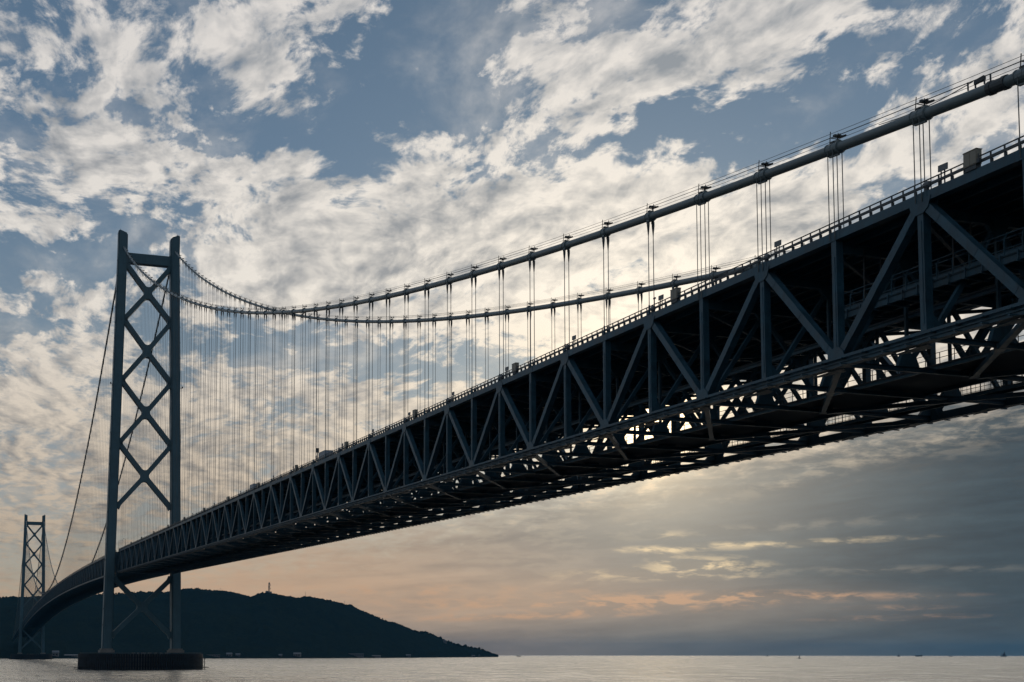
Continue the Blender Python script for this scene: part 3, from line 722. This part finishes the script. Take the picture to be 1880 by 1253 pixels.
# ------------------------------------------------------------------ main cables with bands and hangers
ROPE = MB().tube((0, 0, 0), (0, 0, -1), .055, 5).mesh('hanger_rope', M_ROPE)
ROPE_THICK = MB().tube((0, 0, 0), (0, 0, -1), .066, 6).mesh('hanger_rope', M_ROPE)
def make_cable(s, label):
    c = empty('main_cable', (s*HX, 0, 0), label, 'suspension cable', 'the two main cables')
    yA = -958
    pts = [(0, yA+(0-yA)*i/160, cz(yA+(0-yA)*i/160)) for i in range(161)] + [(0, 1991*i/220, cz(1991*i/220)) for i in range(1, 221)] + [(0, 1991+940*i/60, cz(1991+940*i/60)) for i in range(1, 61)]
    MB().path(pts, .56, 14).build('cable_tube', M_CABLE, c, smooth=True)
    pa = [p for p in pts if p[1] <= 995]
    for dx, dzz in ((-.5, .56+1.05), (.5, .56+1.05), (-.5, .56+.62), (.5, .56+.62)):
        MB().path([(dx, y, z+dzz) for _, y, z in pa], .028, 4).build('hand_rope', M_ROPE, c)
    # shared band shapes, drawn along a flat cable
    def ring(b, y0, y1, r, n=14): b.tube((0, y0, 0), (0, y1, 0), r, n)
    band = MB(); ring(band, -1.0, 1.0, .66); ring(band, -1.08, -.94, .72); ring(band, .94, 1.08, .72); ring(band, -.05, .05, .70)
    band.box((0, 0, .74), (.25, 1.7, .2)); band.box((0, 0, -.74), (.25, 1.7, .2))
    wide = band.mesh('cable_band', M_CABLE)
    band = MB(); ring(band, -.55, .55, .66); ring(band, -.6, -.5, .72); ring(band, .5, .6, .72)
    for x in (-.38, .38): band.box((x, 0, -.72), (.12, .7, .5))
    slim = band.mesh('cable_band', M_CABLE)
    sock = MB().tube((0, 0, 0), (0, 0, -.55), .22, 8).tube((0, 0, -.55), (0, 0, -2.1), .22, 8, .06).mesh('socket', M_DARK)
    foot = MB().tube((0, 0, .1), (0, 0, 1.3), .2, 8, .12).box((0, 0, .12), (.5, .6, .3)).mesh('anchor_socket', M_TRUSS)
    stan = MB()
    for x in (-.5, .5): stan.tube((x, .25, .5), (x, .25, .56+1.3), .055, 5)
    stan.box((0, .25, .56+.62), (1.1, .08, .08)); stan.box((0, .25, .7), (.5, .5, .3))
    stan = stan.mesh('stanchion', M_DARK)
    lamp = MB(); lamp.box((0, -.55, .95), (.12, .12, .6)); lamp.box((0, -.8, 1.28), (1.2, 1.0, .1)); 
    for x in (-.45, .45): lamp.box((x, -.55, 1.46), (.34, .5, .26)); lamp.box((x, -1.25, 1.34), (.3, .6, .22)); lamp.tube((x, -1.55, 1.34), (x, -1.75, 1.36), .13, 6)
    lamp = lamp.mesh('cable_lamp', M_DARK)
    # side span
    for k in range(K0+1, K1):
        y = YA+k*PAN; z = cz(y); sl = math.atan((cz(y+1)-cz(y-1))/2)
        four = k < 4
        b = mesh_obj('cable_band', wide if four else slim, c, (0, y, z)); b.rotation_euler = (sl, 0, 0)
        mi = Matrix.Rotation(-sl, 3, 'X')
        def hang(me, x, dy, dz_, scale=None, nm=None):
            o = mesh_obj(nm or me.name.split('.')[0], me, b, mi @ Vector((x, dy, dz_)), scale); o.rotation_euler = (-sl, 0, 0); return o
        bottom = hz(y)-z
        if four:
            if k > K0+1:
                for x in (-.6, .6):
                    for dy in (-.46, .46): hang(ROPE, x, dy, -.1+dy*math.tan(sl), (1, 1, abs(bottom)-.1+.9))
        else:
            for x in (-.38, .38):
                hang(sock, x, 0, -.75); hang(ROPE_THICK, x, 0, -2.6, (.9, .9, max(.5, abs(bottom)-2.6)))
                if k < 34: hang(foot, x, 0, bottom)
        if k < 46:
            o = mesh_obj('stanchion', stan, b, (0, 0, 0)); o = mesh_obj('cable_lamp', lamp, b, (0, 0, .14), (.8, .8, .8))
        else:
            hang(lamp, 0, 0, 0, None, 'cable_lamp')
    # main span: hangers, sockets and bands are hair-thin from here
    hr, bd = MB(), MB()
    n = 140
    for i in range(1, n):
        y = 1991*i/n; z = cz(y)
        if z-hz(y) > 2:
            for x in (-.38, .38): hr.tube((x, y, z-.6), (x, y, hz(y)), .062, 4, caps=False)
        bd.tube((0, y-.55, z), (0, y+.55, z), .72, 8); bd.box((0, y, z+1.4), (1.1, 1.6, .35)); bd.box((0, y, z+.9), (.2, .2, .9))
        if z-hz(y) > 5:
            for x in (-.38, .38): bd.tube((x, y, z-.6), (x, y, z-2.6), .2, 5, .06)
    tag(hr.build('main_span_hanger', M_ROPE, c), kind='stuff'); tag(bd.build('main_span_band', M_DARK, c), kind='stuff')
    hr = MB()
    for i in range(1, 60):
        y = 1991+i*14.2; z = cz(y)
        if z > hz(y):
            for x in (-.38, .38): hr.tube((x, y, z), (x, y, hz(y)), .05, 3, caps=False)
    tag(hr.build('far_span_hanger', M_ROPE, c), kind='stuff')
    if s < 0:
        y = YA-10.6; z = cz(y); sl = math.atan((cz(y+1)-cz(y-1))/2)
        q = MB()
        for y0 in (-1.3, .5): q.tube((0, y0, 0), (0, y0+.5, 0), .68, 14)
        q.tube((0, -.8, 0), (0, .5, 0), .62, 14)
        o = q.build('cable_collar', M_DARK, c, (0, y, z)); o.rotation_euler = (sl, 0, 0)
        q = MB()
        for y0, h in ((2.2, 1.2), (3.0, 1.25), (4.2, 1.2), (5.2, 1.25)): q.box((.3, YA-10.6+y0-1, cz(YA-10.6+y0-1)+.5+h*.55), (.12, .12, .8))
        q.box((.3, YA-8.0, cz(YA-8.0)+1.35), (.3, 1.3, .4))
        q.path([(.35, YA-7+t*14, cz(YA-7+t*14)+.95+.5*(t-.0)*0+.55*(1-t)**2-.25*math.sin(t*3.1)) for t in [i/14 for i in range(15)]], .045, 5)
        q.build('lamp_wire', M_DARK, c)
    return c
make_cable(-1, 'higher main cable with clamps and lamps, sweeping up to the top right corner')
make_cable(1, 'lower main cable dipping behind the deck railing on the right')

# ------------------------------------------------------------------ walkway inside the truss
def make_walkway():
    x = -13.2; ya, yb = -16*1.0, 1.35*PAN
    g = empty('inspection_walkway', (x, YA, hz(YA)), 'dim steel walkway with curved cage posts hung inside the truss at the right', 'walkway')
    z0 = -8.2
    ya = -7*PAN
    b = MB(); b.ibeam((-1.1, ya, z0+ya*SL), (-1.1, yb, z0+yb*SL), .3, .75, .04); b.ibeam((1.1, ya, z0+ya*SL), (1.1, yb, z0+yb*SL), .3, .75, .04); b.build('side_beam', M_TRUSS, g)
    MB().beam((0, ya, z0+.45+ya*SL), (0, yb, z0+.45+yb*SL), 2.2, .1).build('floor_plate', M_DECK, g)
    b = MB()
    for h in (.85, 1.1): b.beam((-1.12, ya, z0+h+ya*SL), (-1.12, yb, z0+h+yb*SL), .07, .07)
    b.beam((-1.14, ya, z0+.62+ya*SL), (-1.14, yb, z0+.62+yb*SL), .04, .3)
    b.beam((-.55, ya, z0+2.75+ya*SL), (-.55, yb, z0+2.75+yb*SL), .09, .09); b.beam((.55, ya, z0+2.75+ya*SL), (.55, yb, z0+2.75+yb*SL), .09, .09)
    b.build('hand_rail', M_TRUSS, g)
    post = MB().path([(-1.15, 0, .4), (-1.15, 0, 1.6), (-1.05, 0, 2.2), (-.8, 0, 2.6), (-.45, 0, 2.75), (.45, 0, 2.75), (.8, 0, 2.6), (1.05, 0, 2.2), (1.15, 0, 1.6), (1.15, 0, .4)], .075, 5).mesh('cage_post', M_TRUSS)
    y = yb-.1
    while y > ya:
        mesh_obj('cage_post', post, g, (0, y, z0+y*SL)); y -= 2.37
    b = MB(); y = yb-2
    while y > ya:
        b.box((0, y, z0-.45+y*SL), (3.0, .2, .2)); b.box((-1.3, y, z0+.1+y*SL), (.12, .12, 1.0)); y -= 2.37
    b.build('floor_bearer', M_TRUSS, g)
    b = MB(); k = -6
    for k in range(-6, 2):
        for q in (-1.1, 1.1): b.box((q, k*PAN, (z0-2.2)/2+1+k*PAN*SL), (.12, .12, abs(z0)-2.6))
    b.build('hanger_rod', M_DARK, g)
make_walkway()

# ------------------------------------------------------------------ things on the deck edge
ORD = ['nearest', 'second', 'third', 'fourth', 'fifth', 'sixth', 'seventh', 'eighth', 'ninth', 'tenth', 'eleventh', 'twelfth', 'thirteenth', 'fourteenth', 'fifteenth', 'sixteenth', 'seventeenth', 'eighteenth', 'nineteenth', 'twentieth']
def on_deck(k, x, dz=0):
    y = YA+k*PAN; return (x, y, hz(y)+dz)
def cabinet():
    o = empty('equipment_cabinet', (0, 0, 0), '', 'cabinet', 'cabinets along the deck railing')
    MB().box((0, 0, 1.12), (.62, 1.75, 1.38)).build('casing', M_CREAM, o)
    MB().box((0, 0, 1.84), (.72, 1.85, .07)).build('lid', M_CREAM, o)
    b = MB()
    for y in (-.56, .56): b.box((-.325, y*.77, 1.12), (.03, .8, 1.24))
    b.build('door', M_CREAM, o)
    MB().box((0, 0, .2), (.5, 1.5, .42)).box((.2, -.7, .35), (.2, .2, .5)).build('stand', M_DARK, o)
    MB().box((-.2, -1.1, .6), (.35, .3, .4)).tube((-.2, -1.1, .8), (-.2, -1.0, 1.3), .06, 5).build('cable_box', M_DARK, o)
    return o
def panel_lamp():
    o = empty('floodlight', (0, 0, 0), '', 'floodlight', 'floodlights along the deck railing')
    b = MB(); b.beam((0, -.55, 1.62), (0, .75, 1.62+.04), .12, .62, (1, 0, 0)); b.build('reflector_panel', M_GREY, o)
    MB().box((.12, 0, .75), (.1, .1, 1.5)).box((.12, .5, .75), (.1, .1, 1.5)).build('post', M_DARK, o)
    b = MB(); pr = [(0., .28), (.28, .36), (.55, .36), (.85, .26), (1.0, .12)]
    for (a0, r0), (a1, r1) in zip(pr, pr[1:]): b.tube((0, 2.0+a0, .62), (0, 2.0+a1, .62), r0, 9, r1)
    b.build('lamp_housing', M_GREY, o, smooth=False)
    MB().box((0, 2.5, .2), (.3, .4, .4)).build('bracket', M_DARK, o)
    return o
cab0 = cabinet(); pl0 = panel_lamp()
for i in range(14):
    o = cab0 if i == 0 else copy_tree(cab0)
    o.location = on_deck(-.52+4*i, -18.1); o.rotation_euler = (math.atan(SL), 0, 0)
    o['label'] = ('cream box cabinet behind the railing, the largest, near the right edge' if i == 0 else 'cream cabinet behind the deck railing, %s counted from the right edge' % ORD[i])
for i in range(20):
    o = pl0 if i == 0 else copy_tree(pl0)
    o.location = on_deck(-.24+2*i, -18.1); o.rotation_euler = (math.atan(SL), 0, 0)
    o['label'] = ('grey floodlight panel on the railing just left of the largest cream cabinet' if i == 0 else 'grey floodlight panel on the deck railing, %s counted from the right edge' % ORD[i])

def lorry(k, label):
    o = empty('lorry', on_deck(k, -13.4, -.1), label, 'lorry', 'lorries on the bridge road')
    o.rotation_euler = (math.atan(SL), 0, 0)
    MB().box((0, 0, 2.65), (2.45, 7.2, 3.3)).build('cargo_box', M_LORRY, o)
    q = MB(); q.prism([(3.75, .75), (5.75, .75), (5.75, 1.7), (5.35, 2.75), (3.75, 2.75)], 'x', -1.18, 1.18); q.build('cab', M_LORRY, o, fix=True)
    MB().beam((0, 5.80, 1.75), (0, 5.42, 2.6), 2.1, .03).build('windscreen', M_GLASS, o)
    MB().box((0, 1.1, .85), (1.0, 9, .25)).build('chassis', M_DARK, o)
    wm = MB().tube((-.14, 0, 0), (.14, 0, 0), .5, 14).mesh('wheel', M_TYRE)
    for y in (-2.4, -1.2, 4.7):
        for x in (-1.05, 1.05): mesh_obj('wheel', wm, o, (x, y, .5))
    for x in (-.95, .95): MB().box((x, -3.63, 1.05), (.3, .06, .18)).build('tail_light', M_RED, o)
lorry(18.3, 'grey box lorry on the deck with a small mast sign behind it')
lorry(25.6, 'smaller grey box lorry on the deck, closer to the tower')
def street_lamp(p, h, arm, label):
    o = empty('street_lamp', p, label, 'street lamp', 'street lamps by the tower')
    MB().tube((0, 0, 0), (0, 0, h), .14, 8, .08).build('post', M_DARK, o)
    MB().tube((0, 0, h-.1), (arm, 0, h+.25), .06, 6).build('arm', M_DARK, o)
    MB().box((arm, 0, h+.2), (.9, .35, .22)).build('lamp_head', M_DARK, o)
street_lamp((-14.2, 22, hz(22)), 9.0, 2.6, 'street lamp with arm towards the right beside the near tower leg')
street_lamp((-13.2, -14, hz(-14)), 8.0, -1.4, 'short armed street lamp above the deck, a little right of the near tower leg')
o = empty('mast_sign', on_deck(18.55, -15.0, -.1), 'small dark sign on a mast above the grey lorry', 'sign')
MB().tube((0, 0, 0), (0, 0, 5.2), .1, 6).build('mast', M_DARK, o); MB().box((0, 0, 5.0), (.9, .3, 1.3)).build('sign_board', M_DARK, o)
o = empty('bridge_camera', on_deck(3.92, -17.9, 0), 'small camera on a short post above the railing', 'camera')
MB().tube((0, 0, 0), (0, 0, 2.0), .05, 6).build('post', M_DARK, o); MB().box((0, 0, 2.05), (.2, .5, .2)).build('camera_body', M_DARK, o)

# ------------------------------------------------------------------ shore buildings, masts, ships
def shore_house(px, py, w, d, h, roof, label, group=None):
    ds = interp(px, SHORE)+40
    p = at_dist(px, py, ds); f = 0
    if py < 1196:                                    # up on the slope: walk back to where the ground is
        for q in range(5, 95):
            gp = ground(px, q/100)
            if (gp.z-CAM.z)/math.hypot(gp.x-CAM.x, gp.y-CAM.y) >= ray(px, py).z/math.hypot(ray(px, py).x, ray(px, py).y): p = gp; break
        z = p.z+4
    else: z = ground(px, .03).z*.3+2.0
    o = empty('shore_building', (p.x, p.y, z), label, 'building', group)
    o.rotation_euler = (0, 0, -math.atan2(p.x-CAM.x, p.y-CAM.y)+random.uniform(-.3, .3))
    MB().box((0, 0, h/2-3), (w, d, h+6)).build('wall', M_WALL, o)
    if roof == 'flat': MB().box((0, 0, h+.4), (w+1.2, d+1.2, .8)).build('roof', M_ROOF, o)
    else:
        MB().prism([(-d/2-.8, h), (d/2+.8, h), (0, h+roof)], 'x', -w/2-.8, w/2+.8).build('roof', M_ROOF, o, fix=True)
    n = max(2, int(w/6))
    for i in range(n):
        MB().box((-w/2+(i+.5)*w/n, -d/2-.03, h*.55), (w/n*.5, .1, h*.3)).build('window', M_GLASS, o)
for a in ((102, 1209, 15, 14, 11, 5, 'pale gabled building on the shore left of the near pier'), (131, 1209, 32, 14, 4, 2, 'long low pale shed just left of the near pier'),
          (392, 1209, 34, 14, 6, 'flat', 'long low grey building right of the near pier'), (421, 1207, 14, 10, 8, 4, 'small house above the shore right of the near pier'), (437, 1204, 12, 10, 7, 3, 'small pale house set back above the shore'),
          (515, 1207, 9, 8, 6, 3, 'tiny white house at the foot of the hill'), (546, 1208, 20, 14, 10, 3, 'blocky grey building at the foot of the hill'),
          (654, 1206, 48, 18, 11, 'flat', 'largest white flat roofed building on the shore'), (684, 1208, 54, 10, 3.5, 1.5, 'long white sheds at the waterline'), (750, 1207, 16, 10, 6, 3, 'small buildings near the low end of the shore'),
          (817, 1182, 12, 9, 7, 3, 'white house high on the headland slope'), (868, 1207, 20, 9, 5, 2, 'pale house close to the tip of the headland'), (880, 1203, 8, 8, 8, 'flat', 'small light tower house near the tip of the headland')):
    shore_house(*a)
def hill_mast(px, kind, label):
    p = ground(px, 1.0); d = math.hypot(p.x-CAM.x, p.y-CAM.y); u = d/F_PX*1.0
    o = empty('radio_mast', p, label, 'mast', None)
    if kind == 'big':
        h = 15*u+6
        b = MB(); w = 2.6
        for x in (-w, w):
            for y in (-w, w): b.beam((x, y, -4), (x*.8, y*.8, h), .8, .8)
        k = 0; z = 4
        while z < h:
            for x in (-w, w): b.beam((x, -w, z), (x, w, z+4), .4, .4); b.beam((-w, x, z), (w, x, z+4), .4, .4, (0, 1, 0))
            b.box((0, 0, z), (w*2, w*2, .4)); z += 4
        b.build('lattice', M_DARK, o)
        for i, (z, x) in enumerate(((h*.98, 0), (h*.8, 1), (h*.62, -1), (h*.45, 1))):
            q = MB(); q.tube((x*2.2, -3.0, z), (x*2.2, -4.2, z), 1.2, 10, 2.4); q.build('dish_antenna', M_GREY, o)
        MB().box((-2, 0, 2), (22, 12, 7)).build('base_building', M_GREY, o)
        MB().box((-8, 0, 6.5), (8, 8, 3)).build('roof_house', M_GREY, o)
    else:
        h = kind*u+4
        MB().tube((0, 0, -4), (0, 0, h), .6, 6, .25).build('pole', M_DARK, o)
        MB().box((0, 0, h*.8), (3.2, .4, .5)).box((0, 0, h*.6), (2.4, .4, .5)).build('cross_arm', M_DARK, o)
hill_mast(493, 'big', 'thick telecom mast with dishes on the hilltop')
hill_mast(403, 5, 'thin twin mast on the ridge left of the telecom mast'); hill_mast(560, 7, 'thin pole on the ridge right of the telecom mast'); hill_mast(632, 4, 'faint short pole lower down the ridge')

def ship(px, length, kind, label, d=13500, head=1):
    p = at_dist(px, 1206, d); o = empty('ship', (p.x, p.y, 0), label, 'ship', 'ships on the horizon')
    o.rotation_euler = (0, 0, -math.atan2(p.x-CAM.x, p.y-CAM.y)+(math.pi if head < 0 else 0))
    L, h = length, length*.11
    b = MB(); w = L*.09
    prof = [(-L/2, h*1.15), (-L/2+L*.04, -1), (L/2-L*.06, -1), (L/2, h*1.5), (L/2-L*.1, h*1.1), (-L/2+L*.12, h*1.0)]
    b.prism(prof, 'y', -w, w); b.build('hull', M_HULL, o, fix=True)
    if kind == 'tall':
        MB().box((L*.05, 0, h+L*.16), (L*.42, w*1.6, L*.32)).build('superstructure', M_HULL, o)
        MB().box((L*.1, 0, h+L*.42), (L*.2, w, L*.22)).build('bridge_house', M_HULL, o)
        MB().tube((L*.12, 0, h), (L*.12, 0, h+L*.78), L*.02, 6).build('mast', M_HULL, o)
        MB().tube((-L*.25, 0, h), (-L*.3, 0, h+L*.35), L*.03, 6).build('crane', M_HULL, o)
    else:
        MB().box((-L*.36, 0, h+L*.07), (L*.14, w*1.7, L*.16)).build('superstructure', M_HULL, o)
        MB().tube((-L*.36, 0, h), (-L*.36, 0, h+L*.22), L*.012, 6).build('mast', M_HULL, o)
        MB().box((L*.06, 0, h*1.15), (L*.6, w*1.5, h*.5)).build('hatch_cover', M_HULL, o)
        MB().tube((L*.4, 0, h), (L*.4, 0, h+L*.12), L*.012, 6).build('foremast', M_HULL, o)
ship(1843, 60, 'tall', 'tall dark workboat on the horizon near the right edge')
ship(1687, 68, 'low', 'long low cargo ship on the horizon, left of the tall workboat', head=-1)
ship(1650, 30, 'tall', 'small upright ship on the horizon just left of the long cargo ship')
ship(1746, 30, 'low', 'small low ship between the cargo ship and the tall workboat')
ship(1409, 22, 'tall', 'tiny dark boat on the horizon left of the light buoy')
ship(953, 34, 'low', 'small dark boat on the water just off the headland tip', d=9000)
def buoy():
    p = at_dist(1468, 1209.6, 3950)
    o = empty('light_buoy', (p.x, p.y, 0), 'dark light buoy with a wide float and pointed top on the open sea', 'buoy')
    MB().tube((0, 0, -1), (0, 0, .6), 5.2, 20, 5.6).tube((0, 0, .6), (0, 0, 1.6), 5.6, 20, 2.4).build('float', M_HULL, o)
    b = MB()
    for i in range(4):
        a = math.pi/4+i*math.pi/2; b.tube((2.2*math.cos(a), 2.2*math.sin(a), 1.4), (.7*math.cos(a), .7*math.sin(a), 7.6), .3, 6)
    for z, r in ((3, 1.9), (5, 1.4), (6.6, 1.0)): b.tube((0, 0, z), (0, 0, z+.35), r, 8)
    b.build('tower_frame', M_HULL, o)
    MB().tube((0, 0, 7.4), (0, 0, 9.4), .9, 8).tube((0, 0, 9.4), (0, 0, 10.3), .9, 8, .1).build('lantern', M_HULL, o)
    MB().tube((0, 0, 10.2), (0, 0, 12.4), .18, 6).build('top_mark', M_HULL, o)
buoy()

# ------------------------------------------------------------------ the air
def make_haze():
    if not HAZE: return
    m = bpy.data.materials.new('haze_air'); m.use_nodes = True; t = m.node_tree
    t.nodes.remove(t.nodes['Principled BSDF'])
    v = t.nodes.new('ShaderNodeVolumePrincipled'); v.inputs['Color'].default_value = (.10, .48, .85, 1); v.inputs['Density'].default_value = HAZE; v.inputs['Anisotropy'].default_value = .0
    t.links.new(v.outputs[0], t.nodes['Material Output'].inputs['Volume'])
    tag(MB().box((12000, 17000, 199), (56002, 46002, 402)).build('haze', m), kind='stuff')
HAZE = 1.8e-5
make_haze()
